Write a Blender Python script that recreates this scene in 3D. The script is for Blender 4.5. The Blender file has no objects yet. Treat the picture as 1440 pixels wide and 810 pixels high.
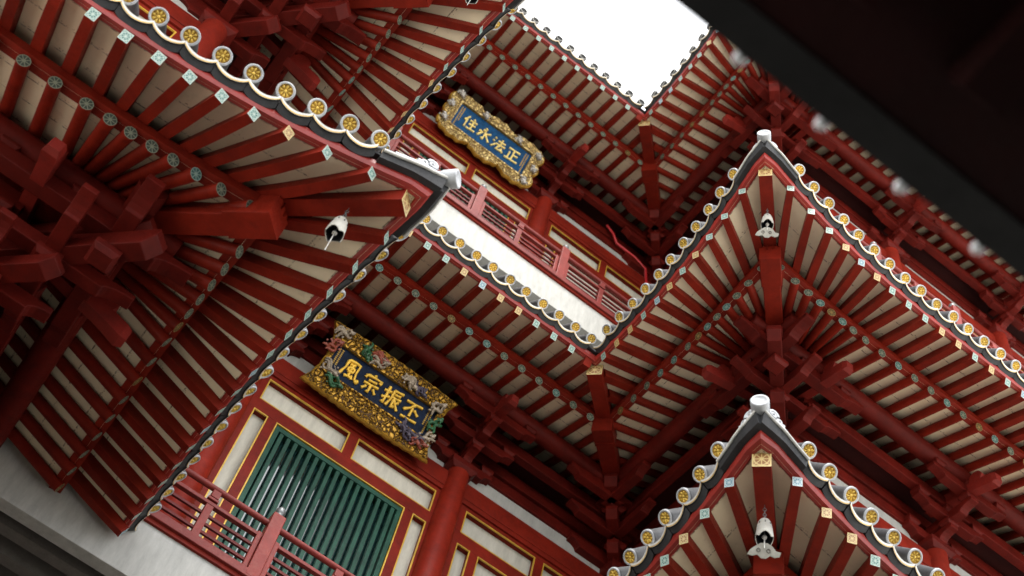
import bpy, math, random
from mathutils import Vector, Matrix
rnd = random.Random(7)
S = bpy.context.scene
COL = S.collection
R_ = math.radians

# ------------------------------------------------------------------ camera numbers
W_, H_, FPX = 1440., 810., 1857.
YAW, PIT, ROL = .3662, .9983, .3129
def cam_rows():
    ca, sa, cb, sb, cc, sc = (math.cos(YAW), math.sin(YAW), math.cos(PIT), math.sin(PIT), math.cos(ROL), math.sin(ROL))
    yaw = Matrix(((ca, -sa, 0), (sa, ca, 0), (0, 0, 1)))
    base = Matrix(((1, 0, 0), (0, 0, -1), (0, 1, 0)))
    pit = Matrix(((1, 0, 0), (0, cb, sb), (0, -sb, cb)))
    rol = Matrix(((cc, -sc, 0), (sc, cc, 0), (0, 0, 1)))
    return rol @ pit @ base @ yaw
CM = cam_rows()
GZ = -1.6                       # the camera stands 1.6 m above the court
def in_view(p, m=40):
    c = CM @ Vector(p)
    if c.z < .3: return False
    x = W_/2 + FPX*c.x/c.z; y = H_/2 + FPX*c.y/c.z
    return -m < x < W_+m and -m < y < H_+m

# ------------------------------------------------------------------ materials
def nt(name):
    m = bpy.data.materials.new(name); m.use_nodes = True
    n = m.node_tree; return m, n, n.nodes['Principled BSDF']
def N(n, t, **k):
    o = n.nodes.new(t)
    for a, v in k.items():
        if a == 'i':
            for q, w in v.items(): o.inputs[q].default_value = w
        else: setattr(o, a, v)
    return o
def ramp(n, src, stops):
    r = n.nodes.new('ShaderNodeValToRGB'); e = r.color_ramp.elements
    while len(e) < len(stops): e.new(.5)
    for k, (p, c) in enumerate(stops): e[k].position = p; e[k].color = (*c, 1)
    n.links.new(src, r.inputs[0]); return r.outputs[0]
def mixc(n, f, a, b, mode='MIX'):
    m = n.nodes.new('ShaderNodeMix'); m.data_type = 'RGBA'; m.blend_type = mode
    if hasattr(f, 'is_linked'): n.links.new(f, m.inputs[0])
    else: m.inputs[0].default_value = f
    for s, v in ((6, a), (7, b)):
        if hasattr(v, 'is_linked'): n.links.new(v, m.inputs[s])
        else: m.inputs[s].default_value = (*v, 1)
    return m.outputs[2]
def math_(n, op, a, b=0.0, c=None):
    m = n.nodes.new('ShaderNodeMath'); m.operation = op
    for k, v in enumerate((a, b) if c is None else (a, b, c)):
        if hasattr(v, 'is_linked'): n.links.new(v, m.inputs[k])
        else: m.inputs[k].default_value = v
    return m.outputs[0]
def paint(name, c, rough=.45, var=.25, scale=2.2, dirt=None, dirt_amt=.0, metal=0, bump=.06, spec=.5, streak=False, chips=0, fine=60):
    m, n, b = nt(name)
    g = N(n, 'ShaderNodeNewGeometry')
    mp = N(n, 'ShaderNodeMapping')
    if streak: mp.inputs['Scale'].default_value = (1, 1, .22)
    n.links.new(g.outputs['Position'], mp.inputs[0])
    a = N(n, 'ShaderNodeTexNoise', i={'Scale': scale, 'Detail': 6, 'Roughness': .6})
    n.links.new(mp.outputs[0], a.inputs[0])
    lo = tuple(x*(1-var) for x in c); hi = tuple(min(1, x*(1+var*.8)) for x in c)
    col = ramp(n, a.outputs[0], [(.3, lo), (.7, hi)])
    f = N(n, 'ShaderNodeTexNoise', i={'Scale': fine, 'Detail': 3})
    n.links.new(g.outputs['Position'], f.inputs[0])
    wn = N(n, 'ShaderNodeTexNoise', i={'Scale': 11, 'Detail': 8, 'Roughness': .72}); n.links.new(mp.outputs[0], wn.inputs[0])
    wk = ramp(n, wn.outputs[0], [(.3, (.80,)*3), (.7, (1.14,)*3)])
    col = mixc(n, 1.0, col, wk, 'MULTIPLY')
    oi = N(n, 'ShaderNodeObjectInfo'); ok = ramp(n, oi.outputs['Random'], [(0, (.86, .88, .88)), (1, (1.1, 1.12, 1.1))])
    col = mixc(n, 1.0, col, ok, 'MULTIPLY')
    if dirt:
        d = N(n, 'ShaderNodeTexNoise', i={'Scale': scale*3.1, 'Detail': 8, 'Roughness': .7})
        n.links.new(mp.outputs[0], d.inputs[0])
        k = ramp(n, d.outputs[0], [(.52, (0, 0, 0)), (.72, (dirt_amt,)*3)])
        col = mixc(n, k, col, dirt)
    if chips:
        d2 = N(n, 'ShaderNodeTexNoise', i={'Scale': 14, 'Detail': 8, 'Roughness': .75})
        n.links.new(g.outputs['Position'], d2.inputs[0])
        k2 = ramp(n, d2.outputs[0], [(.66, (0, 0, 0)), (.70, (chips,)*3)])
        col = mixc(n, k2, col, (.42, .16, .09))
    n.links.new(col, b.inputs['Base Color'])
    rr = ramp(n, f.outputs[0], [(.3, (rough*.8,)*3), (.7, (min(1, rough*1.25),)*3)])
    n.links.new(rr, b.inputs['Roughness'])
    b.inputs['Metallic'].default_value = metal
    b.inputs['Specular IOR Level'].default_value = spec
    if bump:
        bp = N(n, 'ShaderNodeBump', i={'Strength': bump, 'Distance': .02})
        n.links.new(f.outputs[0], bp.inputs['Height']); n.links.new(bp.outputs[0], b.inputs['Normal'])
    return m
RED = paint('red lacquer', (.186, .0132, .0058), .5, .28, 2.0, dirt=(.085, .008, .007), dirt_amt=.5, chips=.0, spec=.13)
REDW = paint('worn red lacquer', (.19, .012, .007), .55, .28, 2.0, dirt=(.085, .012, .010), dirt_amt=.5, chips=.35, spec=.3)
BRK = paint('shaded bracket red', (.098, .0062, .0036), .55, .3, 2.0, dirt=(.04, .004, .003), dirt_amt=.6, spec=.13)  # same lacquer as the rafters, darkened for shade under the eaves
FASC = paint('red fascia paint', (.29, .020, .013), .42, .2, 2.0, dirt=(.14, .014, .012), dirt_amt=.4, spec=.5)
DRED = paint('shade dark red', (.035, .0035, .003), .6, .3, 1.5, spec=.2)  # red taken nearly black; the shade of recesses is in this colour
GATE = paint('underside shade red', (.020, .0025, .0025), .7, .3, 1.5, spec=.15)  # red of gate and porch undersides, with their deep shade painted in
WHITE = paint('white plaster', (.43, .42, .40), .8, .03, .5, dirt=(.36, .34, .30), dirt_amt=.15, streak=True, spec=.25)
PANEL = paint('off white panel', (.50, .47, .405), .7, .09, 1.0, dirt=(.46, .42, .34), dirt_amt=.3, streak=True, spec=.25)
GREY = paint('grey plaster edge', (.17, .155, .14), .8, .1, 2)
GOLD = paint('gold paint line', (.62, .36, .045), .4, .2, 8, metal=.25)
LEAF = paint('gold leaf', (.66, .38, .04), .36, .45, 16, dirt=(.07, .03, .006), dirt_amt=.9, metal=.45, bump=.5, fine=45)
LEAFP = paint('pale gold leaf', (.66, .44, .13), .38, .35, 16, dirt=(.13, .065, .02), dirt_amt=.8, metal=.3, bump=.5, fine=45)
def carved(name, c, dark, rough, metal):
    m, n, b = nt(name)
    g = N(n, 'ShaderNodeNewGeometry')
    w = N(n, 'ShaderNodeTexNoise', i={'Scale': 9, 'Detail': 3}); n.links.new(g.outputs['Position'], w.inputs[0])
    mx = mixc(n, .12, g.outputs['Position'], w.outputs[1])
    v = N(n, 'ShaderNodeTexVoronoi', feature='DISTANCE_TO_EDGE', i={'Scale': 17}); n.links.new(mx, v.inputs['Vector'])
    f = N(n, 'ShaderNodeTexNoise', i={'Scale': 40, 'Detail': 4}); n.links.new(g.outputs['Position'], f.inputs[0])
    h = math_(n, 'ADD', ramp(n, v.outputs['Distance'], [(.02, (0, 0, 0)), (.22, (1, 1, 1))]), math_(n, 'MULTIPLY', f.outputs[0], .5))
    col = ramp(n, h, [(.28, dark), (.62, tuple(x*.6 for x in c)), (1.0, c)])
    n.links.new(col, b.inputs['Base Color']); b.inputs['Roughness'].default_value = rough; b.inputs['Metallic'].default_value = metal
    bp = N(n, 'ShaderNodeBump', i={'Strength': .9, 'Distance': .02}); n.links.new(h, bp.inputs['Height']); n.links.new(bp.outputs[0], b.inputs['Normal'])
    return m
ANT = paint('antique gold rim', (.44, .24, .03), .4, .3, 20, dirt=(.12, .06, .01), dirt_amt=.7, metal=.35)
CARVE = carved('carved gold', (.52, .28, .03), (.05, .02, .006), .36, .45)
CARVEP = carved('carved pale gold', (.80, .60, .24), (.24, .13, .05), .4, .3)
TILEGOLD = paint('tile gold', (.86, .58, .11), .35, .12, 20, metal=.2)
GLAZE = paint('pale tile glaze', (.46, .465, .49), .34, .18, 9, dirt=(.22, .21, .21), dirt_amt=.4, spec=.5)
LIP = paint('white tile lip', (.60, .58, .55), .35, .15, 9, dirt=(.30, .24, .15), dirt_amt=.5)
GLINT = paint('white glint bead', (.78, .78, .80), .25, .05, 6)  # stands in for light glinting on the near tile ends
TILE_SHADE = paint('shaded gate tile', (.016, .016, .017), .6, .3, 6, spec=.25)  # charcoal tile again, darkened for the shade under the gate eave
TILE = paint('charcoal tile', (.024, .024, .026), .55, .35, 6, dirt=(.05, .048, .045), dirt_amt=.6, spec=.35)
ROOF = paint('roof tile back', (.26, .25, .235), .6, .3, 3)
GREEN = paint('green window bars', (.015, .068, .044), .5, .3, 4, spec=.25)
BLUE = paint('deep blue board', (.003, .009, .028), .6, .6, 9, dirt=(.010, .032, .10), dirt_amt=.5, spec=.15)
BLUE2 = paint('bright blue board', (.006, .055, .15), .6, .4, 14, dirt=(.015, .10, .22), dirt_amt=.6, spec=.15)
RAIL = paint('rose red rail', (.205, .024, .018), .5, .2, 3, dirt=(.33, .11, .08), dirt_amt=.3, spec=.3)
SLAT = paint('shaded rail slats', (.12, .009, .007), .55, .25, 3, spec=.25)  # rail red with the slats' shade mixed into a darker tone
IRON = paint('bell white paint', (.42, .40, .36), .55, .15, 5, dirt=(.26, .23, .18), dirt_amt=.4)
BLACK = paint('bell inside', (.012, .012, .015), .6, .2, 5)
STEEL = paint('newel cap metal', (.16, .165, .17), .4, .2, 8, metal=.5)
SILVER = paint('silver carving', (.50, .47, .44), .4, .4, 25, dirt=(.16, .12, .1), dirt_amt=.8, metal=.3, bump=.5)
CGREEN = paint('green carving', (.018, .10, .04), .45, .4, 25, dirt=(.15, .14, .06), dirt_amt=.5)
CRED = paint('coral carving', (.27, .055, .03), .45, .4, 25)
CWHITE = paint('ivory carving', (.36, .29, .22), .45, .45, 25, dirt=(.12, .07, .05), dirt_amt=.8)
CPURP = paint('violet carving', (.06, .045, .08), .45, .5, 25, dirt=(.22, .18, .14), dirt_amt=.6)
STONE = paint('court paving', (.13, .12, .105), .8, .2, .8)
PAVE = paint('city ground', (.64, .60, .53), .85, .2, .05)
WIRE = paint('red conduit', (.42, .016, .02), .35, .1, 5)

def boards():
    m, n, b = nt('cream soffit boards')
    g = N(n, 'ShaderNodeNewGeometry')
    uv = N(n, 'ShaderNodeUVMap'); uv.uv_map = 'uv'
    sp = N(n, 'ShaderNodeSeparateXYZ'); n.links.new(uv.outputs[0], sp.inputs[0])
    a = N(n, 'ShaderNodeTexNoise', i={'Scale': 1.8, 'Detail': 7, 'Roughness': .62})
    n.links.new(g.outputs['Position'], a.inputs[0])
    col = ramp(n, a.outputs[0], [(.3, (.77, .66, .465)), (.7, (.87, .77, .57))])
    # damp blotches
    d = N(n, 'ShaderNodeTexNoise', i={'Scale': 6.5, 'Detail': 9, 'Roughness': .75})
    n.links.new(g.outputs['Position'], d.inputs[0])
    k = ramp(n, d.outputs[0], [(.56, (0, 0, 0)), (.72, (.45,)*3)])
    col = mixc(n, k, col, (.50, .40, .27))
    # hairline joints between boards, along the eave, with broken rust specks
    fr = math_(n, 'FRACT', math_(n, 'MULTIPLY', sp.outputs[1], 3.6))
    ln = math_(n, 'LESS_THAN', math_(n, 'ABSOLUTE', math_(n, 'SUBTRACT', fr, .5)), .022)
    s = N(n, 'ShaderNodeTexNoise', i={'Scale': 24, 'Detail': 4, 'Roughness': .7})
    n.links.new(g.outputs['Position'], s.inputs[0])
    br = ramp(n, s.outputs[0], [(.44, (0, 0, 0)), (.6, (.85,)*3)])
    col = mixc(n, math_(n, 'MULTIPLY', ln, br), col, (.09, .055, .03))
    sp2 = math_(n, 'LESS_THAN', math_(n, 'ABSOLUTE', math_(n, 'SUBTRACT', fr, .44)), .055)
    s2 = N(n, 'ShaderNodeTexNoise', i={'Scale': 55, 'Detail': 2})
    n.links.new(g.outputs['Position'], s2.inputs[0])
    br2 = ramp(n, s2.outputs[0], [(.60, (0, 0, 0)), (.68, (.8,)*3)])
    col = mixc(n, math_(n, 'MULTIPLY', sp2, br2), col, (.20, .09, .03))
    n.links.new(col, b.inputs['Base Color']); b.inputs['Roughness'].default_value = .8
    b.inputs['Specular IOR Level'].default_value = .2
    bp = N(n, 'ShaderNodeBump', i={'Strength': .15, 'Distance': .02})
    n.links.new(d.outputs[0], bp.inputs['Height']); n.links.new(bp.outputs[0], b.inputs['Normal'])
    return m
BOARD = boards()

def plate(name, back, line, square):
    """fretted rosette: pale lattice over dark holes, drawn in the plate's own uv"""
    m, n, b = nt(name)
    uv = N(n, 'ShaderNodeUVMap'); uv.uv_map = 'uv'
    sp = N(n, 'ShaderNodeSeparateXYZ'); n.links.new(uv.outputs[0], sp.inputs[0])
    x = math_(n, 'SUBTRACT', sp.outputs[0], .5); y = math_(n, 'SUBTRACT', sp.outputs[1], .5)
    r = math_(n, 'SQRT', math_(n, 'ADD', math_(n, 'MULTIPLY', x, x), math_(n, 'MULTIPLY', y, y)))
    th = math_(n, 'ARCTAN2', y, x)
    pet = math_(n, 'ABSOLUTE', math_(n, 'SINE', math_(n, 'MULTIPLY', th, 4)))
    hole = math_(n, 'GREATER_THAN', math_(n, 'MULTIPLY', r, pet), .105 if square else .12)
    hole = math_(n, 'MULTIPLY', hole, math_(n, 'LESS_THAN', r, .36 if square else .43))
    if square:
        ax = math_(n, 'ABSOLUTE', x); ay = math_(n, 'ABSOLUTE', y)
        mx = math_(n, 'MAXIMUM', ax, ay)
        c1 = math_(n, 'MULTIPLY', math_(n, 'GREATER_THAN', r, .43), math_(n, 'LESS_THAN', mx, .42))
        dg = math_(n, 'GREATER_THAN', math_(n, 'ABSOLUTE', math_(n, 'SUBTRACT', ax, ay)), .035)
        hole = math_(n, 'MAXIMUM', hole, math_(n, 'MULTIPLY', c1, dg))
    col = mixc(n, hole, line, back)
    n.links.new(col, b.inputs['Base Color']); b.inputs['Roughness'].default_value = .45
    return m
PL_TEAL = plate('teal fret plate', (.04, .13, .115), (.34, .42, .36), True)
PL_BLUE = plate('blue fret plate', (.04, .14, .20), (.36, .43, .43), True)
PL_GOLD = plate('gold fret plate', (.22, .10, .03), (.50, .38, .16), True)
PR_GREY = plate('grey green rosette', (.03, .045, .035), (.21, .23, .17), False)
PR_TEAL = plate('teal rosette', (.02, .08, .08), (.22, .31, .27), False)
PR_GOLD = plate('bronze rosette', (.06, .03, .008), (.27, .19, .07), False)

def glass():
    m, n, b = nt('dark window glass')
    b.inputs['Base Color'].default_value = (.010, .035, .035, 1)
    b.inputs['Roughness'].default_value = .04
    b.inputs['IOR'].default_value = 2.3
    return m
GLASS = glass()

# ------------------------------------------------------------------ mesh builder
class MB:
    def __init__(s): s.v = []; s.f = []; s.m = []; s.u = []; s.sm = []
    def add(s, vs, fs, mi=0, uvs=None, smooth=False):
        o = len(s.v); s.v += [tuple(v) for v in vs]
        for k, f in enumerate(fs):
            s.f.append([i+o for i in f]); s.m.append(mi); s.sm.append(smooth)
            s.u.append(uvs[k] if uvs else None)
    def box(s, a, b, mi=0):
        (x0, y0, z0), (x1, y1, z1) = a, b
        x0, x1 = sorted((x0, x1)); y0, y1 = sorted((y0, y1)); z0, z1 = sorted((z0, z1))
        vs = [(x0,y0,z0),(x1,y0,z0),(x1,y1,z0),(x0,y1,z0),(x0,y0,z1),(x1,y0,z1),(x1,y1,z1),(x0,y1,z1)]
        s.add(vs, [(3,2,1,0),(4,5,6,7),(0,1,5,4),(1,2,6,5),(2,3,7,6),(3,0,4,7)], mi)
    def loft(s, rings, mi=0, caps=True, smooth=False, capm=None, capuv=None, closed=True):
        """rings: equal length lists of points, outward winding when listed counter-clockwise seen from the end"""
        k = len(rings[0]); vs = [p for r in rings for p in r]; fs = []
        for a in range(len(rings)-1):
            for j in range(k if closed else k-1):
                j2 = (j+1) % k
                fs.append((a*k+j, a*k+j2, (a+1)*k+j2, (a+1)*k+j))
        s.add(vs, fs, mi, smooth=smooth)
        if caps:
            s.add(rings[0], [tuple(range(k-1, -1, -1))], mi if capm is None else capm, [list(reversed(capuv))] if capuv else None)
            s.add(rings[-1], [tuple(range(k))], mi)
    def tube(s, pts, r, n=8, mi=0, smooth=True, caps=True):
        pts = [Vector(p) for p in pts]; rings = []
        up = Vector((0, 0, 1)); prev = None
        for i, p in enumerate(pts):
            d = (pts[min(i+1, len(pts)-1)] - pts[max(i-1, 0)]).normalized()
            a = prev if prev is not None else (up if abs(d.z) < .9 else Vector((1, 0, 0)))
            x = (a - d*a.dot(d)).normalized(); prev = x; y = d.cross(x)
            rr = r[i] if isinstance(r, (list, tuple)) else r
            rings.append([p + x*math.cos(2*math.pi*j/n)*rr + y*math.sin(2*math.pi*j/n)*rr for j in range(n)])
        s.loft(rings, mi, caps, smooth)
    def bar(s, a, b, w, h, up=(0, 0, 1), mi=0):
        a = Vector(a); b = Vector(b); d = (b-a).normalized(); up = Vector(up)
        x = d.cross(up).normalized(); z = x.cross(d)
        ring = lambda p: [p - x*w/2 - z*h/2, p + x*w/2 - z*h/2, p + x*w/2 + z*h/2, p - x*w/2 + z*h/2]
        s.loft([ring(a), ring(b)], mi)
    def prism(s, poly, f0, f1, mi=0):
        """extrude a 2-d outline between two mapping functions"""
        k = len(poly); A = [f0(*p) for p in poly]; B = [f1(*p) for p in poly]
        s.add(A + B, [tuple(range(k-1, -1, -1)), tuple(range(k, 2*k))] + [(i, (i+1) % k, (i+1) % k + k, i+k) for i in range(k)], mi)
    def ball(s, c, r, mi=0, sub=(8, 5), sc=(1, 1, 1)):
        c = Vector(c); n, m = sub; rings = []
        for a in range(1, m):
            t = math.pi*a/m
            rings.append([c + Vector((math.sin(t)*math.cos(2*math.pi*j/n)*r*sc[0], math.sin(t)*math.sin(2*math.pi*j/n)*r*sc[1], -math.cos(t)*r*sc[2])) for j in range(n)])
        s.loft(rings, mi, True, True)
    def sphere_lathe(s, prof, c=(0, 0, 0), n=14, mi=0, smooth=True, caps=True):
        c = Vector(c)
        s.loft([[c + Vector((r*math.cos(2*math.pi*j/n), r*math.sin(2*math.pi*j/n), z)) for j in range(n)] for r, z in prof], mi, caps, smooth)
    def mesh(s, name, mats):
        me = bpy.data.meshes.new(name); me.from_pydata(s.v, [], s.f)
        for m in mats: me.materials.append(m)
        me.polygons.foreach_set('material_index', s.m); me.polygons.foreach_set('use_smooth', s.sm)
        if any(u is not None for u in s.u):
            l = me.uv_layers.new(name='uv'); i = 0
            for u, f in zip(s.u, s.f):
                for k in range(len(f)):
                    if u is not None: l.data[i].uv = u[k]
                    i += 1
        me.update(); return me

def link(name, me, parent=None, mat=None, bevel=0, stuff=False, label=None):
    o = bpy.data.objects.new(name, me); COL.objects.link(o)
    if parent is not None:
        o.parent = parent; o.matrix_parent_inverse = PINV[parent.name]
    if mat is not None: o.matrix_basis = mat
    PINV[o.name] = (INV_BASE(o))
    if bevel:
        b = o.modifiers.new('bevel', 'BEVEL'); b.width = bevel; b.segments = 2; b.limit_method = 'ANGLE'
    if stuff: o['kind'] = 'stuff'
    if label: o['label'] = label
    return o
PINV = {}
WORLD = {}
def INV_BASE(o):
    # every object is placed in world terms: matrix_world = matrix_basis
    WORLD[o.name] = o.matrix_basis.copy()
    return o.matrix_basis.inverted()
def mk(name, mb, mats, parent=None, bevel=0, mat=None, **k):
    return link(name, mb.mesh(name, mats), parent, mat, bevel, **k)
def thing(name, label, cat, loc, group=None):
    o = bpy.data.objects.new(name, None); COL.objects.link(o); o.location = loc; o.empty_display_size = .3
    o['label'] = label; o['category'] = cat
    if group: o['group'] = group
    PINV[o.name] = Matrix.Translation(loc).inverted(); return o
def struct(name, mb, mats):
    o = mk(name, mb, mats); o['kind'] = 'structure'; return o

# ------------------------------------------------------------------ eave geometry
XL, XR, YE, YC = .88, 4.57, 8.42, 5.21
Z1, Z2, Z3 = 8.77, 14.07, 21.71
OV = 2.28
LIFT, FLARE, TF = .23, .244, 2.78
flyc = lambda d: -.30 + .37*(d-.1)
rndc = lambda d: -.27 + .39*(d-.78)
class Edge:
    """one straight eave: t runs along it from its start, d runs inward, z is relative to the tile-disc centres"""
    def __init__(s, O, u, n, T, z, start='corner', end='far'):
        s.O = Vector((*O, 0)); s.u = Vector((*u, 0)); s.n = Vector((*n, 0)); s.T = T; s.z = z; s.start = start; s.end = end
        s.hand = s.u.cross(s.n).z            # +1: (u, n, up) right-handed
    def g(s, t): return max(0, 1-max(t, 0)/TF)**2 if s.start == 'corner' else 0
    def fl(s, t, d): return FLARE*s.g(t)*max(0, 1-d/1.7)
    def li(s, t, d): return LIFT*s.g(t)*max(0, 1-max(d, 0)/1.7)**1.3
    def P(s, t, d, z): return s.O + s.u*t + s.n*(d - s.fl(t, d)) + Vector((0, 0, s.z + z + s.li(t, d)))
    def t0(s, d):
        if s.start == 'corner': return d - s.fl(0, max(d, 0))
        return -d
    def t1(s, d): return s.T + d if s.end == 'valley' else s.T
    def sheet(s, mb, prof, mi=0, nt_=44, uv=False, flip=False):
        """surface swept along the edge; prof = [(d, z)...]"""
        vs = []; fs = []; us = []; k = len(prof)
        for a in range(nt_+1):
            for d, z in prof:
                q = a/nt_; q = q*q if s.start == 'corner' else q
                t = s.t0(d) + (s.t1(d) - s.t0(d))*q
                vs.append(s.P(t, d, z))
                us.append((t, d))
        fl_ = (s.hand < 0) != flip
        uvs = []
        for a in range(nt_):
            for j in range(k-1):
                f = (a*k+j, a*k+j+1, (a+1)*k+j+1, (a+1)*k+j)
                if not fl_: f = f[::-1]
                fs.append(f); uvs.append([us[i] for i in f])
        mb.add(vs, fs, mi, uvs if uv else None)
    def closed(s, mb, prof, mi=0, nt_=44):
        """solid moulding swept along the edge"""
        rings = []
        for a in range(nt_+1):
            q = a/nt_; q = q*q if s.start == 'corner' else q
            rings.append([s.P(s.t0(d) + (s.t1(d)-s.t0(d))*q, d, z) for d, z in prof])
        if s.hand > 0: rings = [r[::-1] for r in rings]
        mb.loft(rings, mi)
    def fan(s, t):
        if s.start == 'corner' and t < 2.25: return 2.25 - (2.25-t)*.1
        return t
    def line(s, t, d): return t + (s.fan(t)-t)*(d-.1)/2.1
    def basis(s, t, d, z):
        e = .02
        p = s.P(t, d, z); x = (s.P(t+e, d, z) - s.P(t-e, d, z)).normalized()
        y = s.n; zz = Vector((0, 0, 1)); zz = (zz - x*x.dot(zz)).normalized()
        y = zz.cross(x)
        if y.dot(s.n) < 0: x = -x; y = zz.cross(x)
        m = Matrix.Identity(4)
        for i in range(3): m[i][0] = x[i]; m[i][1] = y[i]; m[i][2] = zz[i]; m[i][3] = p[i]
        return m

def rafter_rings(e, t, ds, cfun, w, h, n=4):
    rings = []; pts = [e.P(e.line(t, d), d, cfun(d)) for d in ds]
    for i, p in enumerate(pts):
        dr = (pts[min(i+1, len(pts)-1)] - pts[max(i-1, 0)]).normalized()
        x = dr.cross(Vector((0, 0, 1))).normalized(); z = x.cross(dr)
        if n == 4: rings.append([p - x*w/2 - z*h/2, p + x*w/2 - z*h/2, p + x*w/2 + z*h/2, p - x*w/2 + z*h/2])
        else: rings.append([p + x*math.cos(2*math.pi*j/n)*w/2 + z*math.sin(2*math.pi*j/n)*w/2 for j in range(n)])
    return rings
SQ_UV = [(0, 0), (1, 0), (1, 1), (0, 1)]
NR = 12
RD_UV = [(.5+.5*math.cos(2*math.pi*j/NR), .5+.5*math.sin(2*math.pi*j/NR)) for j in range(NR)]
def fly_mesh(mb, e, t, dend, mi_plate=1):
    ds = [.09, .25, .45, .7, dend]
    ds = [d for d in ds if d <= dend]
    R = rafter_rings(e, t, ds, flyc, .092, .115)
    c = sum(R[0], Vector())/4; R[0] = [c + (p-c)*.87 for p in R[0]]; c = sum(R[1], Vector())/4; R[1] = [c + (p-c)*.94 for p in R[1]]
    mb.loft(R, 0, True, False, mi_plate, SQ_UV)
    # thin raised fret plate on the end
    ax = (R[0][0] - R[1][0]).normalized()
    c = sum(R[0], Vector())/4
    A = [p + (p-c)*.02 + ax*.001 for p in R[0]]; B = [p + ax*.014 for p in A]
    mb.loft([B, A], 0, True, False, mi_plate, SQ_UV)
def round_mesh(mb, e, t, d0, dend, capped=True):
    ds = [d0, d0+.35, d0+.8, dend] if dend-d0 > 1 else [d0, dend]
    mb.loft(rafter_rings(e, t, ds, rndc, .110, .110, NR), 0, True, True, 1, RD_UV)

# ------------------------------------------------------------------ shared tile pieces (x along the eave, y inward, z up)
def tilt(m, y0, z0, a):
    """lean a tile piece back so that it lies along the roof slope and its face looks outward and down"""
    c, s_ = math.cos(a), math.sin(a)
    m.v = [(v[0], y0 + (v[1]-y0)*c - (v[2]-z0)*s_, z0 + (v[1]-y0)*s_ + (v[2]-z0)*c) for v in m.v]
def disc_mesh(ang=30, mats=None):
    m = MB(); n = 22; r = .077
    def ring(rr, y, k=n): return [Vector((rr*math.cos(-2*math.pi*j/k), y, rr*math.sin(-2*math.pi*j/k))) for j in range(k)]
    m.loft([ring(r*.98, 0.004), ring(r, .014), ring(r*.98, .030), ring(r*.88, .045), ring(r*.90, .45)], 3, False, True)
    m.loft([ring(r*.72, -.001), ring(r*.76, -.008), ring(r*.93, -.008), ring(r*.98, .004)], 0, False, True)       # rim
    m.loft([ring(r*.68, .012), ring(r*.72, -.001)], 1, False, True)
    m.loft([ring(.001, .012), ring(r*.68, .012)], 2, False, False)                                              # dark gilt ground
    for k in range(8):                                                                                            # petals
        a = math.pi/8*2*k; c = Vector((math.cos(a), 0, math.sin(a)))*r*.43; tg = Vector((-math.sin(a), 0, math.cos(a))); rd = Vector((math.cos(a), 0, math.sin(a)))
        rr = [(-.30, .03), (-.10, .11), (.13, .16), (.25, .09)]
        rings = []
        for s_, w in rr:
            p = c + rd*s_*r*.82
            rings.append([p - tg*w*r + Vector((0, .012, 0)), p + Vector((0, -.006, 0)), p + tg*w*r + Vector((0, .012, 0))])
        m.loft(rings, 1, False, True, closed=False)
    m.ball((0, .003, 0), r*.17, 1, (10, 6), (1, .6, 1))
    tilt(m, 0, 0, R_(ang))
    return m.mesh('tile_end', mats or [GLAZE, TILEGOLD, GOLDDK, BARREL])
BARREL = paint('barrel tile glaze', (.075, .075, .08), .45, .25, 8, dirt=(.05, .048, .045), dirt_amt=.6)
GOLDDK = paint('dull gilt ground', (.48, .27, .055), .5, .2, 20, metal=.2)
DISC = disc_mesh(45)
DISC_TOP = disc_mesh(4, [ROOF, TILE, TILE, TILE])  # topmost ends in charcoal: their backlit darkness is put into the colours
def drip_mesh(mats=None):
    m = MB(); n = 10; hw = .1315
    def arc(z_off, y, sag):
        return [Vector((-hw + 2*hw*j/n, y, z_off - sag*math.sin(math.pi*j/n)**.75)) for j in range(n+1)]
    def skin(a, b, mi):
        k = n+1
        m.add(a+b, [(j, j+1, k+j+1, k+j) for j in range(n)], mi, smooth=True)
    top = arc(-.066, -.022, .055); mid = arc(-.100, -.028, .055); mid2 = arc(-.103, -.014, .055); low = arc(-.172, .0, .045)
    back = arc(-.140, .16, .045)
    inn = [Vector((p.x, .5, p.z)) for p in arc(-.066, 0, .055)]
    skin(inn, top, 1); skin(top, mid, 1)
    # two hairlines of gilt on the lip
    g0 = arc(-.089, -.0285, .055); g1 = arc(-.097, -.0295, .055); skin(g0, g1, 2)
    skin(mid, mid2, 0); skin(mid2, low, 0); skin(low, back, 0)
    for sgn in (0, n):                                   # cheeks
        q = [x[sgn] for x in (top, mid, mid2, low, back)]
        m.add(q, [(0, 1, 2, 3, 4)], 0)
    tilt(m, 0, -.10, R_(30))
    return m.mesh('drip_tile', mats or [TILE, LIP, GOLD])
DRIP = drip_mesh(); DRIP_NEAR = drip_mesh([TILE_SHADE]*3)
def near_mesh():
    m = MB(); n = 14
    m.loft([[Vector((r*math.cos(-2*math.pi*j/n), y, r*math.sin(-2*math.pi*j/n))) for j in range(n)] for r, y in ((.04, -.012), (.075, 0), (.08, .02), (.05, .05))], 0, True, True)
    m.ball((0, -.032, -.045), .019, 1); return m.mesh('tile_end', [TILE_SHADE, GLINT])  # white ball models a glint on the dark tile
DISC_NEAR = near_mesh()

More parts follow.
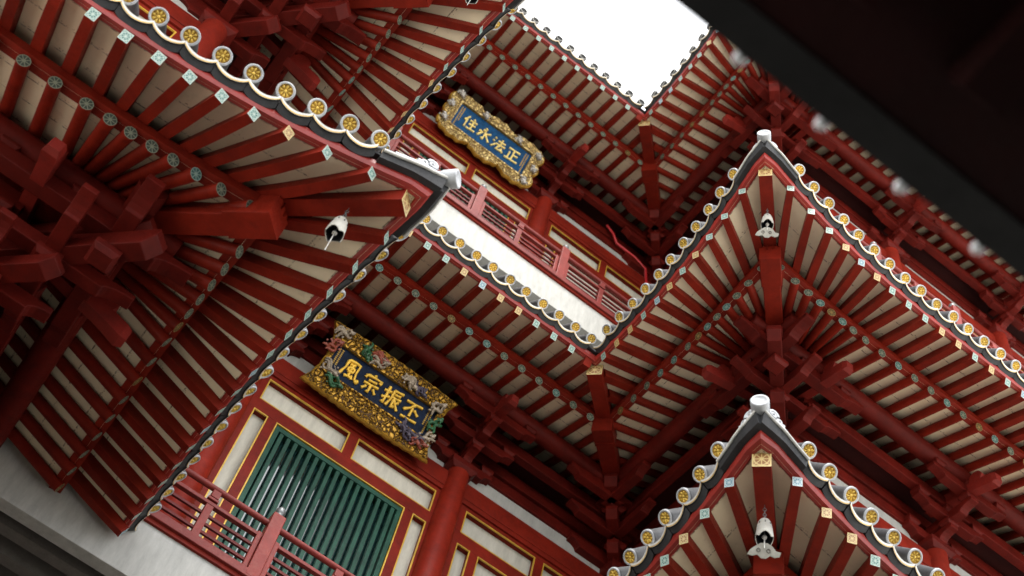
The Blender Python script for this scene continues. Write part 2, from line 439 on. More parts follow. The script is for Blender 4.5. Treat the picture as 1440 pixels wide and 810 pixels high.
# ------------------------------------------------------------------ eave roof
def build_eave(root, edges, corner=None, valleys=(), tips=None, tile0=.30, small=True, body_mesh=None, sgap=.263, bells=True):
    """edges of one roof; every visible rafter and tile is its own sub-part, what lies outside the picture is merged"""
    mb = MB()
    for e in edges:                                           # tiled top and its underside edge
        prof = [(.03, -.075), (.10, -.055), (.5, .14), (1.2, .52), (OV+.25, 1.28)]
        e.sheet(mb, prof, 1)
        e.sheet(mb, [(.03, -.098), (.14, -.105)], 0, flip=True)
        e.sheet(mb, [(.03, -.075), (.03, -.098)], 0)
    roof = mk('eave_roof', mb, [TILE, ROOF], root)
    bd = MB()
    for e in edges:
        e.sheet(bd, [(d, flyc(d)+.062) for d in (.10, .25, .4, .6, .8, 1.0)], 0, uv=True, flip=True)
        e.sheet(bd, [(d, rndc(d)+.052) for d in (.80, .9, 1.2, 1.6, 2.0, OV+.02)], 0, uv=True, flip=True)
    mk('soffit_board', bd, [BOARD], roof)
    fa = MB(); ba = MB()
    for e in edges:
        e.closed(fa, [(.062, -.14), (.052, -.16), (.054, -.20), (.068, -.233), (.12, -.240), (.135, -.225), (.135, -.108), (.07, -.108)])
        e.closed(ba, [(.745, -.205), (.865, -.215), (.865, -.11), (.745, -.11)])
    mk('fascia', fa, [FASC], roof, .0); mk('batten', ba, [RED], roof, 0)
    # rafters
    rest_f = MB(); rest_r = MB(); nrest = [0, 0]
    rest_t = MB()
    for ei, e in enumerate(edges):
        if e.start == 'corner':
            ts = [.30, .66, .97, 1.25, 1.51, 1.77, 2.02]
            while ts[-1] < e.T + (2.2 if e.end == 'valley' else -.15): ts.append(ts[-1]+.27)
        else:
            ts = []; t = e.T - .29 + .2815*9
            while t > -2.4: ts.append(t); t -= .2815
        for k, t in enumerate(ts):
            d0 = .09; over = 0
            if e.end == 'valley' and t > e.T - .05: over = max(over, t - e.T + .05)
            if e.start == 'valley' and t < .05: over = max(over, .05 - t)
            c = rnd.random()
            if over < .9:
                m = MB()
                if over == 0:
                    fly_mesh(m, e, t, .98)
                else:
                    a = over + .06
                    if a < .92: m.loft(rafter_rings(e, t, [a, .98], flyc, .105, .125), 0)
                pm = PL_TEAL if c < .55 else (PL_GOLD if c < .8 else PL_BLUE)
                if m.v:
                    if in_view(e.P(e.line(t, .1), .1, -.3), 25) or in_view(e.P(e.line(t, .8), .8, -.1), 10): mk('flying_rafter', m, [RED, pm], roof)
                    else:
                        rest_f.add(m.v, m.f, 0); nrest[0] += 1
            m = MB(); a = max(.78, over+.06)
            if a < 2.1:
                round_mesh(m, e, t, a, OV+.05)
                pm = PR_GREY if c < .6 else (PR_TEAL if c < .8 else PR_GOLD)
                if in_view(e.P(e.line(t, .78), .78, -.3), 20) or in_view(e.P(e.line(t, 1.7), 1.7, .1), 5): mk('round_rafter', m, [RED, pm], roof)
                else: rest_r.add(m.v, m.f, 0); nrest[1] += 1
        # tiles
        if e.start == 'corner':
            ts = []; t = tile0
            t_end = e.T - (.10 if e.end == 'valley' else .05)
            while t < t_end: ts.append(t); t += sgap
        else:
            ts = []; t = e.T - .10
            while t > .08: ts.append(t); t -= .263
            ts = ts[::-1]
        for k, t in enumerate(ts):
            M1 = e.basis(t + rnd.uniform(-.006, .006), -.036 + rnd.uniform(-.006, .006), .004 + rnd.uniform(-.004, .004)) @ Matrix.Rotation(rnd.uniform(-.05, .05), 4, 'X') @ Matrix.Rotation(rnd.uniform(-.05, .05), 4, 'Z')
            if in_view(M1.translation, 20): link('tile_end', DISC_TOP if e.z == Z3 else DISC, roof, M1)
            else: rest_t.add([M1 @ v.co for v in DISC.vertices], [tuple(p.vertices) for p in DISC.polygons], 0)
            t2 = t + (sgap if e.start == 'corner' else .263)/2
            if t2 < e.T - (0 if e.end == 'valley' else -.2):
                M2 = e.basis(t2, rnd.uniform(-.004, .004), rnd.uniform(-.004, .004)) @ Matrix.Rotation(rnd.uniform(-.02, .02), 4, 'Y')
                if in_view(M2.translation, 20): link('drip_tile', DRIP, roof, M2)
                else: rest_t.add([M2 @ v.co for v in DRIP.vertices], [tuple(p.vertices) for p in DRIP.polygons], 1)
    if rest_f.v: mk('flying_rafter_row', rest_f, [RED], roof, stuff=True)
    if rest_r.v: mk('round_rafter_row', rest_r, [RED], roof, stuff=True)
    if rest_t.v: mk('tile_end_row', rest_t, [GLAZE, TILE], roof, stuff=True)
    # hip
    if corner:
        a, b = edges[0], edges[1]
        dg = (a.n + b.n)                                      # inward diagonal, one unit of d each
        def H(d, z):
            s_ = a.fl(0, max(d, 0)); p = a.O + dg*(d - s_)
            return Vector((p.x, p.y, a.z + z + a.li(0, d)))
        side = Vector((-dg.y, dg.x, 0)).normalized()
        def beam(m, ds, cf, w, h, capm=0):
            rings = []
            for d in ds:
                p = H(d, cf(d)); rings.append([p + side*w/2 + Vector((0, 0, -h/2)), p - side*w/2 + Vector((0, 0, -h/2)), p - side*w/2 + Vector((0, 0, h/2)), p + side*w/2 + Vector((0, 0, h/2))])
            m.loft(rings, 0, True, False, capm, SQ_UV)
            return rings
        m = MB(); R = beam(m, [.17, .3, .5, .8, 1.15], lambda d: flyc(d)-.02, .15, .19, 1)
        ax = (R[0][0]-R[1][0]).normalized(); c = sum(R[0], Vector())/4
        A = [p + (p-c)*.05 + ax*.001 for p in R[0]]; m.loft([[p + ax*.016 for p in A], A], 0, True, False, 1, SQ_UV)
        mk('flying_hip_beam', m, [RED, PL_GOLD], roof, 0)
        m = MB(); beam(m, [.78, 1.04], lambda d: rndc(d)-.045, .25, .30); beam(m, [1.0, 1.5, 2.3], lambda d: rndc(d)-.075, .21, .24)
        mk('hip_beam', m, [RED], roof, .012)
        # round end of the hip ridge and the ridge roll behind it
        m = MB(); o = -dg.normalized(); tip = H(.0, .03)
        fr = Matrix((side, Vector((0, 0, 1)), o)).transposed()
        def rg(r, q, n=20): return [tip + o*q + side*r*math.cos(2*math.pi*j/n) + Vector((0, 0, 1))*r*math.sin(2*math.pi*j/n) for j in range(n)]
        prof = [(.06, -.6, .5), (.062, -.12, .06), (.068, -.06, 0), (.078, -.04, 0), (.080, .07, 0), (.076, .077, 0), (.058, .077, 0), (.054, .072, 0), (.001, .072, 0)]
        rings = []
        for r, q, up in prof: rings.append([p + Vector((0, 0, up*.5)) for p in rg(r, q)])
        if (rings[1][1]-rings[1][0]).cross(rings[2][0]-rings[1][0]).dot(rings[1][0]-tip) < 0: rings = [r[::-1] for r in rings]
        m.loft(rings, 0, True, True)
        mk('ridge_end_tile', m, [GLAZE], roof)
        for e in edges[:2]:
            s_ = MB()
            for (cx, cz, r0, turns, sg) in ((.16, .10, .05, 1.5, 1), (.235, .055, .042, 1.3, -1)):
                pts = []; rr = []
                for k in range(16):
                    th = turns*2*math.pi*k/15*sg; rad = r0*(1-.75*k/15)
                    pts.append(e.P(cx + rad*math.cos(th) - FLARE, .02, cz + rad*math.sin(th))); rr.append(.020*(1-.4*k/15))
                s_.tube(pts, rr, 6)
            s_.tube([e.P(t - FLARE, .01, z) for t, z in ((-.02, .06), (.06, .02), (.14, -.005), (.24, -.02), (.34, -.03), (.46, -.035))], .024, 6)
            # first drip plate runs from the ridge end down to the first round tile
            s_.loft([[e.P(t - FLARE, dd, z) for dd, z in ((-.028, q-.045), (.0, q-.155), (.16, q-.135), (.25, q-.02))] for t, q in ((.02, .0), (.15, -.018), (.28, -.028), (.40+.15, -.032))], 1)
            s_.tube([e.P(t - FLARE, -.028, q-.075) for t, q in ((.02, .05), (.09, .02), (.15, 0), (.22, -.018), (.28, -.028), (.42, -.038), (.55, -.042))], .014, 8, 2)
            mk('scroll_ornament', s_, [GLAZE, TILE, LIP], roof)
    for (a, b) in valleys:                                   # valley beam where two eaves meet inwards
        V = a.O + a.u*a.T if a.end == 'valley' and (a.O + a.u*a.T - b).length < .01 else a.O
        dg = (V.copy()*0)
        sgn = 1 if (a.end == 'valley' and (a.O + a.u*a.T - b).length < .01) else -1
        dg = a.n + a.u*sgn
        side = Vector((-dg.y, dg.x, 0)).normalized()
        def Hv(d, z): p = V + dg*d; return Vector((p.x, p.y, a.z+z))
        def beam(m, ds, cf, w, h, capm=0):
            rings = []
            for d in ds:
                p = Hv(d, cf(d)); rings.append([p + side*w/2 + Vector((0, 0, -h/2)), p - side*w/2 + Vector((0, 0, -h/2)), p - side*w/2 + Vector((0, 0, h/2)), p + side*w/2 + Vector((0, 0, h/2))])
            m.loft(rings, 0, True, False, capm, SQ_UV); return rings
        m = MB(); R = beam(m, [.13, .5, .95], lambda d: flyc(d)-.03, .19, .20, 1)
        ax = (R[0][0]-R[1][0]).normalized(); c = sum(R[0], Vector())/4
        A = [p + (p-c)*.05 + ax*.001 for p in R[0]]; m.loft([[p + ax*.016 for p in A], A], 0, True, False, 1, SQ_UV)
        mk('flying_valley_beam', m, [RED, PL_GOLD], roof)
        m = MB(); beam(m, [.72, .95], lambda d: rndc(d)-.045, .27, .26); beam(m, [.90, 1.6, 2.3], lambda d: rndc(d)-.075, .23, .24)
        mk('valley_beam', m, [RED], roof, .012)
    return roof

# ------------------------------------------------------------------ bracket sets; local frame: x along wall, -y outward from the wall line, z relative to the eave
def arm_poly(hl, z0, z1):
    """boat-shaped bracket arm seen from the side"""
    h = z1-z0; out = [(-hl, z1), (-hl, z1-h*.42)]
    for k in range(1, 6):
        a = math.pi/2*k/5; out.append((-hl + .30*hl*math.sin(a), z1-h*.42 - h*.58*(1-math.cos(a))))
    out += [(-x, z) for x, z in out[::-1]]
    return out
def arm_x(m, hl, y, z0, z1, w=.13, mi=0):
    m.prism(arm_poly(hl, z0, z1)[::-1], lambda x, z: (x, y+w/2, z), lambda x, z: (x, y-w/2, z), mi)
def arm_y(m, y_in, y_out, z0, z1, x=0, w=.13, mi=0):
    h = z1-z0; L = abs(y_out-y_in); out = [(0, z0), (0, z1), (L, z1), (L, z1-h*.42)]
    for k in range(1, 6):
        a = math.pi/2*k/5; out.append((L - min(.2, L*.4)*math.sin(a), z1-h*.42 - h*.58*(1-math.cos(a))))
    m.prism(out[::-1], lambda s, z: (x-w/2, y_in-s, z), lambda s, z: (x+w/2, y_in-s, z), mi)
def block(m, x, y, z0, z1, w=.19, d=.17):
    h = z1-z0; r = lambda k, z: [Vector((x-w/2*k, y-d/2*k, z)), Vector((x+w/2*k, y-d/2*k, z)), Vector((x+w/2*k, y+d/2*k, z)), Vector((x-w/2*k, y+d/2*k, z))]
    m.loft([r(.72, z0), r(1, z0+h*.45), r(1, z1)], 0)
PY = -(OV-1.55); MY = -(OV-1.90)      # purlin line, middle line (outward = -y)
class Blocks(list):
    pass
def blk(L, *a):
    m = MB(); block(m, *a); L.append(m)
def set_meshes():
    b = MB(); L = []
    block(b, 0, -.08, -1.07, -.92, .40, .36)
    for x in (-.36, .36): blk(L, x, -.08, -.76, -.67)
    blk(L, 0, MY, -.76, -.67)
    for x in (-.46, 0, .46): blk(L, x, MY, -.53, -.44)
    blk(L, 0, PY, -.56, -.47)
    for x in (-.52, 0, .52): blk(L, x, PY, -.33, -.27, .17, .2)
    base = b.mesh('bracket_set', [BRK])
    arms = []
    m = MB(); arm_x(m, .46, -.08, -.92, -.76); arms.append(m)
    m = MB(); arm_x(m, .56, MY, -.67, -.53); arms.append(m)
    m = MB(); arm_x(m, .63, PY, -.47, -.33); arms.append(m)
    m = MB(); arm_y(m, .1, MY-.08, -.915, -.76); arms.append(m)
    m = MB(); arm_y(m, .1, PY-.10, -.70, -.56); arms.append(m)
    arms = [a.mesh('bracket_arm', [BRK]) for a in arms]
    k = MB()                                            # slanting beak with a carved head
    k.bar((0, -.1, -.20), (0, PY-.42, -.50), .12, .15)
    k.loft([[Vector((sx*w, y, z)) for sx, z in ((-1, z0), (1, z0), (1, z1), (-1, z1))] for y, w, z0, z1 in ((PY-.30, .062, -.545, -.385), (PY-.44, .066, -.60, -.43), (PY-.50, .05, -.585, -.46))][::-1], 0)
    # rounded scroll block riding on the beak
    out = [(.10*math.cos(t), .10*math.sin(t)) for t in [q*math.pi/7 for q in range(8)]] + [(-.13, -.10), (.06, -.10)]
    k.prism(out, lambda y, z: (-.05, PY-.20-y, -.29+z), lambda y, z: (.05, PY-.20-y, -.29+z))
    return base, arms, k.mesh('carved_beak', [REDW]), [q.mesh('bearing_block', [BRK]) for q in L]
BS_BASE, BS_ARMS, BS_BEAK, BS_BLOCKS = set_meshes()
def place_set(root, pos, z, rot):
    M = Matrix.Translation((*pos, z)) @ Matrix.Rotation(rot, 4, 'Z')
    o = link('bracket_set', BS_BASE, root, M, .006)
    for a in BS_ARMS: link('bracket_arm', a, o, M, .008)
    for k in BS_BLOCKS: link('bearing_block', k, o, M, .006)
    link('carved_beak', BS_BEAK, o, M)
def corner_set_meshes():
    """convex corner with outward (-x,-y); the wall corner is the origin"""
    b = MB(); L = []
    block(b, 0, 0, -1.07, -.92, .42, .42)
    for x, y in ((-.38, -.38), (-.73, -.73)): blk(L, x, y, -.76, -.66, .22, .22)
    for s in (-.73, -.30, .34):
        blk(L, s, PY, -.33, -.27, .17, .2); blk(L, PY, s, -.33, -.27, .2, .17)
    for s in (-.38, .15):
        blk(L, s, MY, -.53, -.44); blk(L, MY, s, -.53, -.44)
    arms = []
    def X(hl, x0, y, z0, z1, w=.13):
        m = MB(); pl = arm_poly(hl, z0, z1)[::-1]
        m.prism(pl, lambda x, z: (x+x0, y+w/2, z), lambda x, z: (x+x0, y-w/2, z)); arms.append(m)
        m = MB(); m.prism(pl, lambda x, z: (y-w/2, x+x0, z), lambda x, z: (y+w/2, x+x0, z)); arms.append(m)
    X(.60, -.05, 0, -.92, -.76); X(.85, -.25, MY, -.67, -.53); X(1.0, -.35, PY, -.47, -.31, .15)
    def diag(L0, L1, z0, z1, w):
        m = MB(); h = z1-z0; q = math.sqrt(.5)
        out = [(L0, z0), (L0, z1), (L1, z1), (L1, z1-h*.45), (L1-.10, z0)]
        m.prism(out[::-1], lambda s, z: (-s*q - w/2*q, -s*q + w/2*q, z), lambda s, z: (-s*q + w/2*q, -s*q - w/2*q, z)); arms.append(m)
    diag(-.1, .72, -.90, -.76, .17); diag(-.1, 1.45, -.66, -.46, .17); diag(0, 1.30, -.42, -.26, .2)
    return b, arms, L
def inner_set_meshes():
    """inside corner; wall corner at the origin, open side (-x,-y)"""
    b = MB(); L = []; blk(L, -.30, -.30, -.76, -.66, .22, .22); blk(L, -.60, -.60, -.50, -.40, .24, .24); block(b, -.14, -.14, -1.07, -.92, .34, .34)
    arms = []; q = math.sqrt(.5)
    for L1, z0, z1, w in ((.62, -.92, -.76, .16), (.98, -.66, -.50, .16), (1.32, -.40, -.22, .18)):
        m = MB(); h = z1-z0; out = [(0, z0), (0, z1), (L1, z1), (L1, z1-h*.45), (L1-.10, z0)]
        m.prism(out[::-1], lambda s, z: (-s*q - w/2*q, -s*q + w/2*q, z), lambda s, z: (-s*q + w/2*q, -s*q - w/2*q, z)); arms.append(m)
    for off, y, z0, z1 in ((-.95, PY, -.47, -.31), (-.66, MY, -.67, -.53), (-.38, -.08, -.92, -.76)):
        for sw in (0, 1):
            m = MB(); pl = arm_poly(.52, z0, z1)[::-1]; w = .13
            if sw == 0: m.prism(pl, lambda x, z: (x+off, y+w/2, z), lambda x, z: (x+off, y-w/2, z))
            else: m.prism(pl, lambda x, z: (y-w/2, x+off, z), lambda x, z: (y+w/2, x+off, z))
            arms.append(m)
    return b, arms, L
def mirror_fix(m, sx):
    if sx < 0:
        m.v = [(-x, y, z) for x, y, z in m.v]; m.f = [f[::-1] for f in m.f]
    return m
CORNER = {}
def place_corner(root, pos, z, sx, kind='corner'):
    key = (kind, sx)
    if key not in CORNER:
        b, arms, L = (corner_set_meshes if kind == 'corner' else inner_set_meshes)()
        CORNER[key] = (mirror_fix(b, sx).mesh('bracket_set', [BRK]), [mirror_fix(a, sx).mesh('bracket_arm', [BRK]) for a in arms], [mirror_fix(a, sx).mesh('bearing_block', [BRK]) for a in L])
    b, arms, blocks = CORNER[key]; M = Matrix.Translation((*pos, z))
    o = link('bracket_set', b, root, M, .006)
    for a in arms: link('bracket_arm', a, o, M, .008)
    for k in blocks: link('bearing_block', k, o, M, .006)
    if kind == 'corner':
        link('carved_beak', BS_BEAK, o, M); link('carved_beak', BS_BEAK, o, M @ Matrix.Rotation(R_(-90)*sx, 4, 'Z'))

# ------------------------------------------------------------------ wall runs
class Wall:
    """vertical facade: s along the wall, y<0 outward; z absolute"""
    def __init__(s, O, rot): s.M = Matrix.Translation((*O, 0)) @ Matrix.Rotation(rot, 4, 'Z'); s.O = O; s.rot = rot
    def pos(s, x, y=0): p = s.M @ Vector((x, y, 0)); return (p.x, p.y)
def gold_frame(mb, x0, x1, z0, z1, y, w=.02, dp=.02, mi=0):
    mb.box((x0, y-dp, z1-w), (x1, y, z1), mi); mb.box((x0, y-dp, z0), (x1, y, z0+w), mi)
    mb.box((x0, y-dp, z0+w), (x0+w, y, z1-w), mi); mb.box((x1-w, y-dp, z0+w), (x1, y, z1-w), mi)
def facade(root, wall, z, x0, x1, cols, windows, skip_cols=()):
    """one storey under an eave at height z: columns, lintel, plaster band, beams, framed panels; floor at z-5.22"""
    fl = z - 5.22; M = wall.M
    m = MB()
    m.box((x0, .10, fl), (x1, .35, z+.45))                                     # backing wall
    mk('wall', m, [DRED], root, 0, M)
    m = MB(); m.box((x0, -.02, z-1.127), (x1, .10, z-.70)); mk('plaster_band', m, [WHITE], root, 0, M)
    m = MB(); m.box((x0, -.13, z-1.49), (x1, .10, z-1.13)); m.box((x0, -.142, z-1.42), (x1, -.13, z-1.20)); mk('lintel', m, [RED], root, .015, M)
    m = MB()                                                                   # long beams between the brackets
    m.box((x0, -.06, z-.78), (x1, .10, z-.60)); m.box((x0, -.06, z-.53), (x1, .10, z-.34)); m.box((x0, -.09, z-.18), (x1, .10, z+.05))
    m.box((x0, MY-.06, z-.44), (x1, MY+.06, z-.26))
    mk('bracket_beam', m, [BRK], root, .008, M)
    m = MB(); m.box((x0, MY-.02, z-.25), (x1, -.0, z-.23)); mk('bracket_ceiling', m, [DRED], root, 0, M)
    cs = sorted(cols)
    for x in cs:
        if x in skip_cols: continue
        c = MB(); c.sphere_lathe([(.175, fl), (.185, fl+1.2), (.175, fl+2.8), (.150, z-1.15), (.15, z-1.07)], (x, -.10, 0), 24, 0)
        mk('column', c, [RED], root, 0, M)
    edges_ = [x0] + cs + [x1]
    for a, b in zip(edges_[:-1], edges_[1:]):
        if b-a < .9: continue
        L = a + (.16 if a in cs else 0); Rr = b - (.16 if b in cs else 0); w = Rr-L
        if wall in windows and len(windows[wall]) and any(a < q < b for q in windows[wall]):
            q = [q for q in windows[wall] if a < q < b][0]
            frame(root, M, q-1.36, q+1.36, z, fl, True)
            if q-1.36 - L > .05:
                k = MB(); k.box((L-.05, -.05, fl), (q-1.36, .1, z-1.49)); k.box((q+1.36, -.05, fl), (Rr+.05, .1, z-1.49)); mk('jamb', k, [RED], root, .006, M)
        else:
            n = max(1, round(w/2.4)); st = w/n
            for i in range(n): frame(root, M, L+i*st, L+(i+1)*st, z, fl, False)
def frame(root, M, x0, x1, z, fl, window):
    """red timber frame with gold-edged plaster panels, and a barred green window"""
    zt = z-1.49; p1 = zt-.06; p0 = p1-.40; w1 = p0-.19; w0 = fl+.35
    c = (x0+x1)/2; f = MB(); g = MB(); pn = MB(); y = -.10
    xs = [(x0+.10, c-.065), (c+.065, x1-.10)]
    f.box((x0, y, p1), (x1, .1, zt)); f.box((x0, y, w1), (x1, .1, p0))
    for a, b in ((x0, x0+.10), (c-.065, c+.065), (x1-.10, x1)): f.box((a, y, p0), (b, .1, p1))
    f.box((x0, y, fl), (x1, .1, w0))
    for a, b in xs:
        gold_frame(g, a, b, p0, p1, y+.022, .016); pn.box((a, .0, p0), (b, .1, p1))
    s0, s1 = x0+.10, x0+.30; t0, t1 = x1-.30, x1-.10
    v0, v1 = x0+.42, x1-.42
    for a, b in ((x0, s0), (s1, v0), (v1, t0), (t1, x1)): f.box((a, y, w0), (b, .1, w1))
    for a, b in ((s0, s1), (t0, t1)):
        gold_frame(g, a, b, w0, w1, y+.022, .016); pn.box((a, .0, w0), (b, .1, w1))
    if window:
        gold_frame(g, v0, v1, w0, w1, y+.022, .016)
    else:
        gold_frame(g, v0, v1, w0, w1, y+.022, .016); pn.box((v0, .0, w0), (v1, .1, w1))
    o = mk('panel_frame', f, [RED], root, .006, M)
    mk('gold_edging', g, [GOLD], o, 0, M); mk('plaster_panel', pn, [PANEL], o, 0, M)
    if window:
        k = MB(); a, b = v0+.02, v1-.02
        for (p, q, r, s_) in ((a, b, w1-.09, w1-.02), (a, b, w0+.02, w0+.09)): k.box((p, y+.02, r), (q, .06, s_))
        k.box((a, y+.02, w0+.09), (a+.06, .06, w1-.09)); k.box((b-.06, y+.02, w0+.09), (b, .06, w1-.09))
        wn = mk('window', k, [GREEN], root, .004, M)
        n = 17; sp = (b-a-.12)/n
        for i in range(n):
            k = MB(); cx = a+.06+sp*(i+.5); k.box((cx-.025, y+.03, w0+.09), (cx+.025, y+.085, w1-.09)); mk('window_bar', k, [GREEN], wn, .004, M)
        k = MB(); k.box((a+.03, .03, w0+.05), (b-.03, .05, w1-.05)); mk('pane', k, [GLASS], wn, 0, M)

def railing(root, wall, x0, x1, zb, yo, newels, mids, rails_kw=None, mat=RAIL):
    M = wall.M
    m = MB(); y = -yo
    m.tube([(x0, y, zb+.80), (x1, y, zb+.80)], .036, 10)
    m.box((x0, y-.03, zb+.56), (x1, y+.03, zb+.605)); m.box((x0, y-.07, zb), (x1, y+.07, zb+.10))
    o = mk('balcony_railing', m, [mat], root, .006, M)
    for zz in (.20, .31, .42):
        k = MB(); k.box((x0, y-.014, zb+zz), (x1, y+.014, zb+zz+.032)); mk('rail_slat', k, [SLAT], o, 0, M)
    for x in mids:
        k = MB(); k.box((x-.042, y-.04, zb+.103), (x+.042, y+.04, zb+.548)); k.box((x-.06, y-.045, zb+.617), (x+.06, y+.045, zb+.65)); k.box((x-.042, y-.04, zb+.662), (x+.05, y+.04, zb+.76)); mk('rail_post', k, [mat], o, .006, M)
    for x in newels:
        k = MB(); k.box((x-.072, y-.072, zb+.02), (x+.072, y+.072, zb+.93)); k.box((x-.13, y-.035, zb+.102), (x-.075, y+.035, zb+.62)); k.box((x+.075, y-.035, zb+.102), (x+.13, y+.035, zb+.62))
        k.sphere_lathe([(.05, zb+.93), (.055, zb+.96), (.04, zb+.975), (.055, zb+1.0), (.05, zb+1.05), (.02, zb+1.09), (.002, zb+1.10)], (x, y, 0), 14, 1)
        mk('newel_post', k, [mat, STEEL], o, .008, M)
    return o
def band(root, wall, x0, x1, zb, yo, ext=.0):
    m = MB(); m.box((x0, -yo-.04, zb-.70), (x1, -yo+.12, zb-.004)); m.box((x0, -yo+.12, zb-.30), (x1, .36, zb-.004)); mk('balcony_slab', m, [WHITE], root, .006, wall.M)
    m = MB(); m.box((x0, -yo-.075, zb-.05), (x1, -yo-.042, zb+.02)); mk('slab_edge', m, [RED], root, 0, wall.M)

# ================================================================== BUILD
WA = (XL-OV, YE+OV)            # wall line corners
WALL_A = Wall((0, YE+OV), 0)
WALL_LF = Wall((XL-OV, YC+OV), 0)          # left wing, front
WALL_LS = Wall((XL-OV, YC+OV), R_(90))     # left wing, side facing +x ; local x -> +y , -y -> +x
WALL_RF = Wall((XR+OV, YC+OV), 0)
WALL_RS = Wall((XR+OV, YC+OV), R_(-90))    # facing -x ; local x -> -y
depth = YE-YC

hall = thing('temple_hall', 'central red temple hall with two gilded name boards, between the two corner wings', 'temple hall', (2.7, YE+OV, GZ))
lwing = thing('temple_wing', 'temple wing whose dark lower eave fans out large at the left of the picture', 'temple wing', (XL-OV, YC+OV, GZ))
rwing = thing('temple_wing', 'temple wing stacking three pointed eave corners with gold tile ends at the right', 'temple wing', (XR+OV, YC+OV, GZ))
gate = thing('gate_house', 'black underside of the blurred near gate roof cutting across the top right', 'gate house', (4, -2, GZ))

def edgesL(z, T1, cut):
    return [Edge((XL, YC), (-1, 0), (0, 1), T1, z), Edge((XL, YC), (0, 1), (-1, 0), 4.585 if cut else depth, z, 'corner', 'far' if cut else 'valley')]
def edgesR(z, T1, cut):
    return [Edge((XR, YC), (1, 0), (0, 1), T1, z), Edge((XR, YC), (0, 1), (1, 0), 4.585 if cut else depth, z, 'corner', 'far' if cut else 'valley')]
build_eave(lwing, edgesL(Z1, 4.6, True), True, tile0=.20+.17)
build_eave(lwing, edgesL(Z2, 4.6, False), True, tile0=.45-.263+.17)
build_eave(lwing, edgesL(Z3, 4.6, False), True)
build_eave(rwing, edgesR(Z1, 4.4, True), True, tile0=.30, sgap=.268)
build_eave(rwing, edgesR(Z2, 8.0, False), True, tile0=.31)
build_eave(rwing, edgesR(Z3, 9.0, False), True)
for z in (Z2, Z3):
    eA = Edge((XL, YE), (1, 0), (0, 1), XR-XL, z, 'valley', 'valley')
    build_eave(hall, [eA], None, [(eA, eA.O + eA.u*eA.T), (eA, eA.O)])

def purlin(root, pts, r=.13):
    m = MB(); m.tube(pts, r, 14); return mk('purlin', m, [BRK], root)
PZ = -.155
for z in (Z2, Z3):
    y = YE+1.55; purlin(hall, [(XL-1.55, y, z+PZ), (XR+1.55, y, z+PZ)])
    facade(hall, WALL_A, z, XL-OV, XR+OV, [1.17, 4.15], {WALL_A: [2.68]})
    for x in (1.17, 4.15): place_set(hall, WALL_A.pos(x), z, 0)
    place_corner(hall, (XR+OV, YE+OV), z, 1, 'inner'); place_corner(hall, (XL-OV, YE+OV), z, -1, 'inner')
for root, WF, WS, sx, xc in ((lwing, WALL_LF, WALL_LS, -1, XL), (rwing, WALL_RF, WALL_RS, 1, XR)):
    for z in (Z1, Z2, Z3):
        y = YC+1.55; x = xc+sx*1.55; far = -4.2 if sx < 0 else (13.5 if z != Z1 else 10.5)
        purlin(root, [(x-sx*.42, y, z+PZ), (far, y, z+PZ)]); purlin(root, [(x, y-.42, z+PZ), (x, (9.79 if z == Z1 else YE+1.55), z+PZ)])
        n = 0
        if sx > 0:
            L = 6.6 if z != Z1 else 3.7
            cols = [0.0, 2.47, 5.05] if z != Z1 else [0.0, 2.47]
            facade(root, WF, z, 0, L, cols, {}); 
            for c in cols[1:]: place_set(root, WF.pos(c), z, 0)
            facade(root, WS, z, -depth, 0, [], {})
        else:
            facade(root, WF, z, -2.9, 0, [0.0, -1.9], {}); place_set(root, WF.pos(-1.9), z, 0)
            facade(root, WS, z, 0, depth, [], {})
        place_corner(root, (xc+sx*OV, YC+OV), z, sx)
# balconies
FZ2, FZ3 = 8.88, 17.24
band(hall, WALL_A, XL-OV-.5, XR+OV+.5, FZ2, .86); band(hall, WALL_A, XL-OV, XR+OV, FZ3, .86)
railing(hall, WALL_A, XL-OV, XR+OV, FZ2, .90, [.43, 2.08, 3.73, 5.38], [-.4, 1.40, 2.9, 4.55, 6.1])
railing(hall, WALL_A, XL-OV, XR+OV, FZ3, .90, [1.13, 2.775, 4.42, 6.07], [.3, 1.95, 3.575, 5.2])
for root, WF, WS, sx in ((lwing, WALL_LF, WALL_LS, -1), (rwing, WALL_RF, WALL_RS, 1)):
    for fz in (FZ3,):
        a, b = (-2.9, .86) if sx < 0 else (-.86, 6.6)
        band(root, WF, a, b, fz, .86); railing(root, WF, a, b, fz, .90, [b-.1 if sx < 0 else a+.1] + ([1.1, 2.75, 4.4] if sx > 0 else [-1.4]), [1.93, 3.57] if sx > 0 else [-.6])
        a, b = (-.86+.86, depth-.9) if sx < 0 else (-depth+.9, 0)
        band(root, WS, a, b, fz+.003, .86); railing(root, WS, a, b, fz, .90, [(a+b)/2], [])
# lower storey masses
m = MB(); m.box((XL-OV-.4, 12.6, GZ), (XR+OV+.4, 12.9, 8.2)); mk('wall', m, [DRED], hall)
m = MB()
for k in range(7): m.box((XL-OV-.4, 10.16+.36*k, 8.24), (XR+OV+.4, 10.30+.36*k, 8.50))
mk('porch_beam', m, [GREY], hall)
m = MB(); m.box((XL-OV-.4, 9.97, 8.47), (XR+OV+.4, 12.62, 8.57)); mk('porch_ceiling', m, [GATE], hall)
for root, x0, x1 in ((lwing, -4.3, XL-OV-.1), (rwing, XR+OV+.1, 10.55)):
    m = MB(); m.box((x0, YC+OV+.1, GZ), (x1, 12.8, 3.5)); mk('wall', m, [WHITE], root)
    # rooms behind the facades: plain masses that close the building
    m = MB(); m.box((x0, YC+OV+.4, 3.52), (x1-.35 if x1 < 0 else x1, 13.5, 22.8)) if x1 < 0 else m.box((x0+.35, YC+OV+.4, 3.52), (13.4, 13.5, 22.8)); mk('wall', m, [DRED], root)
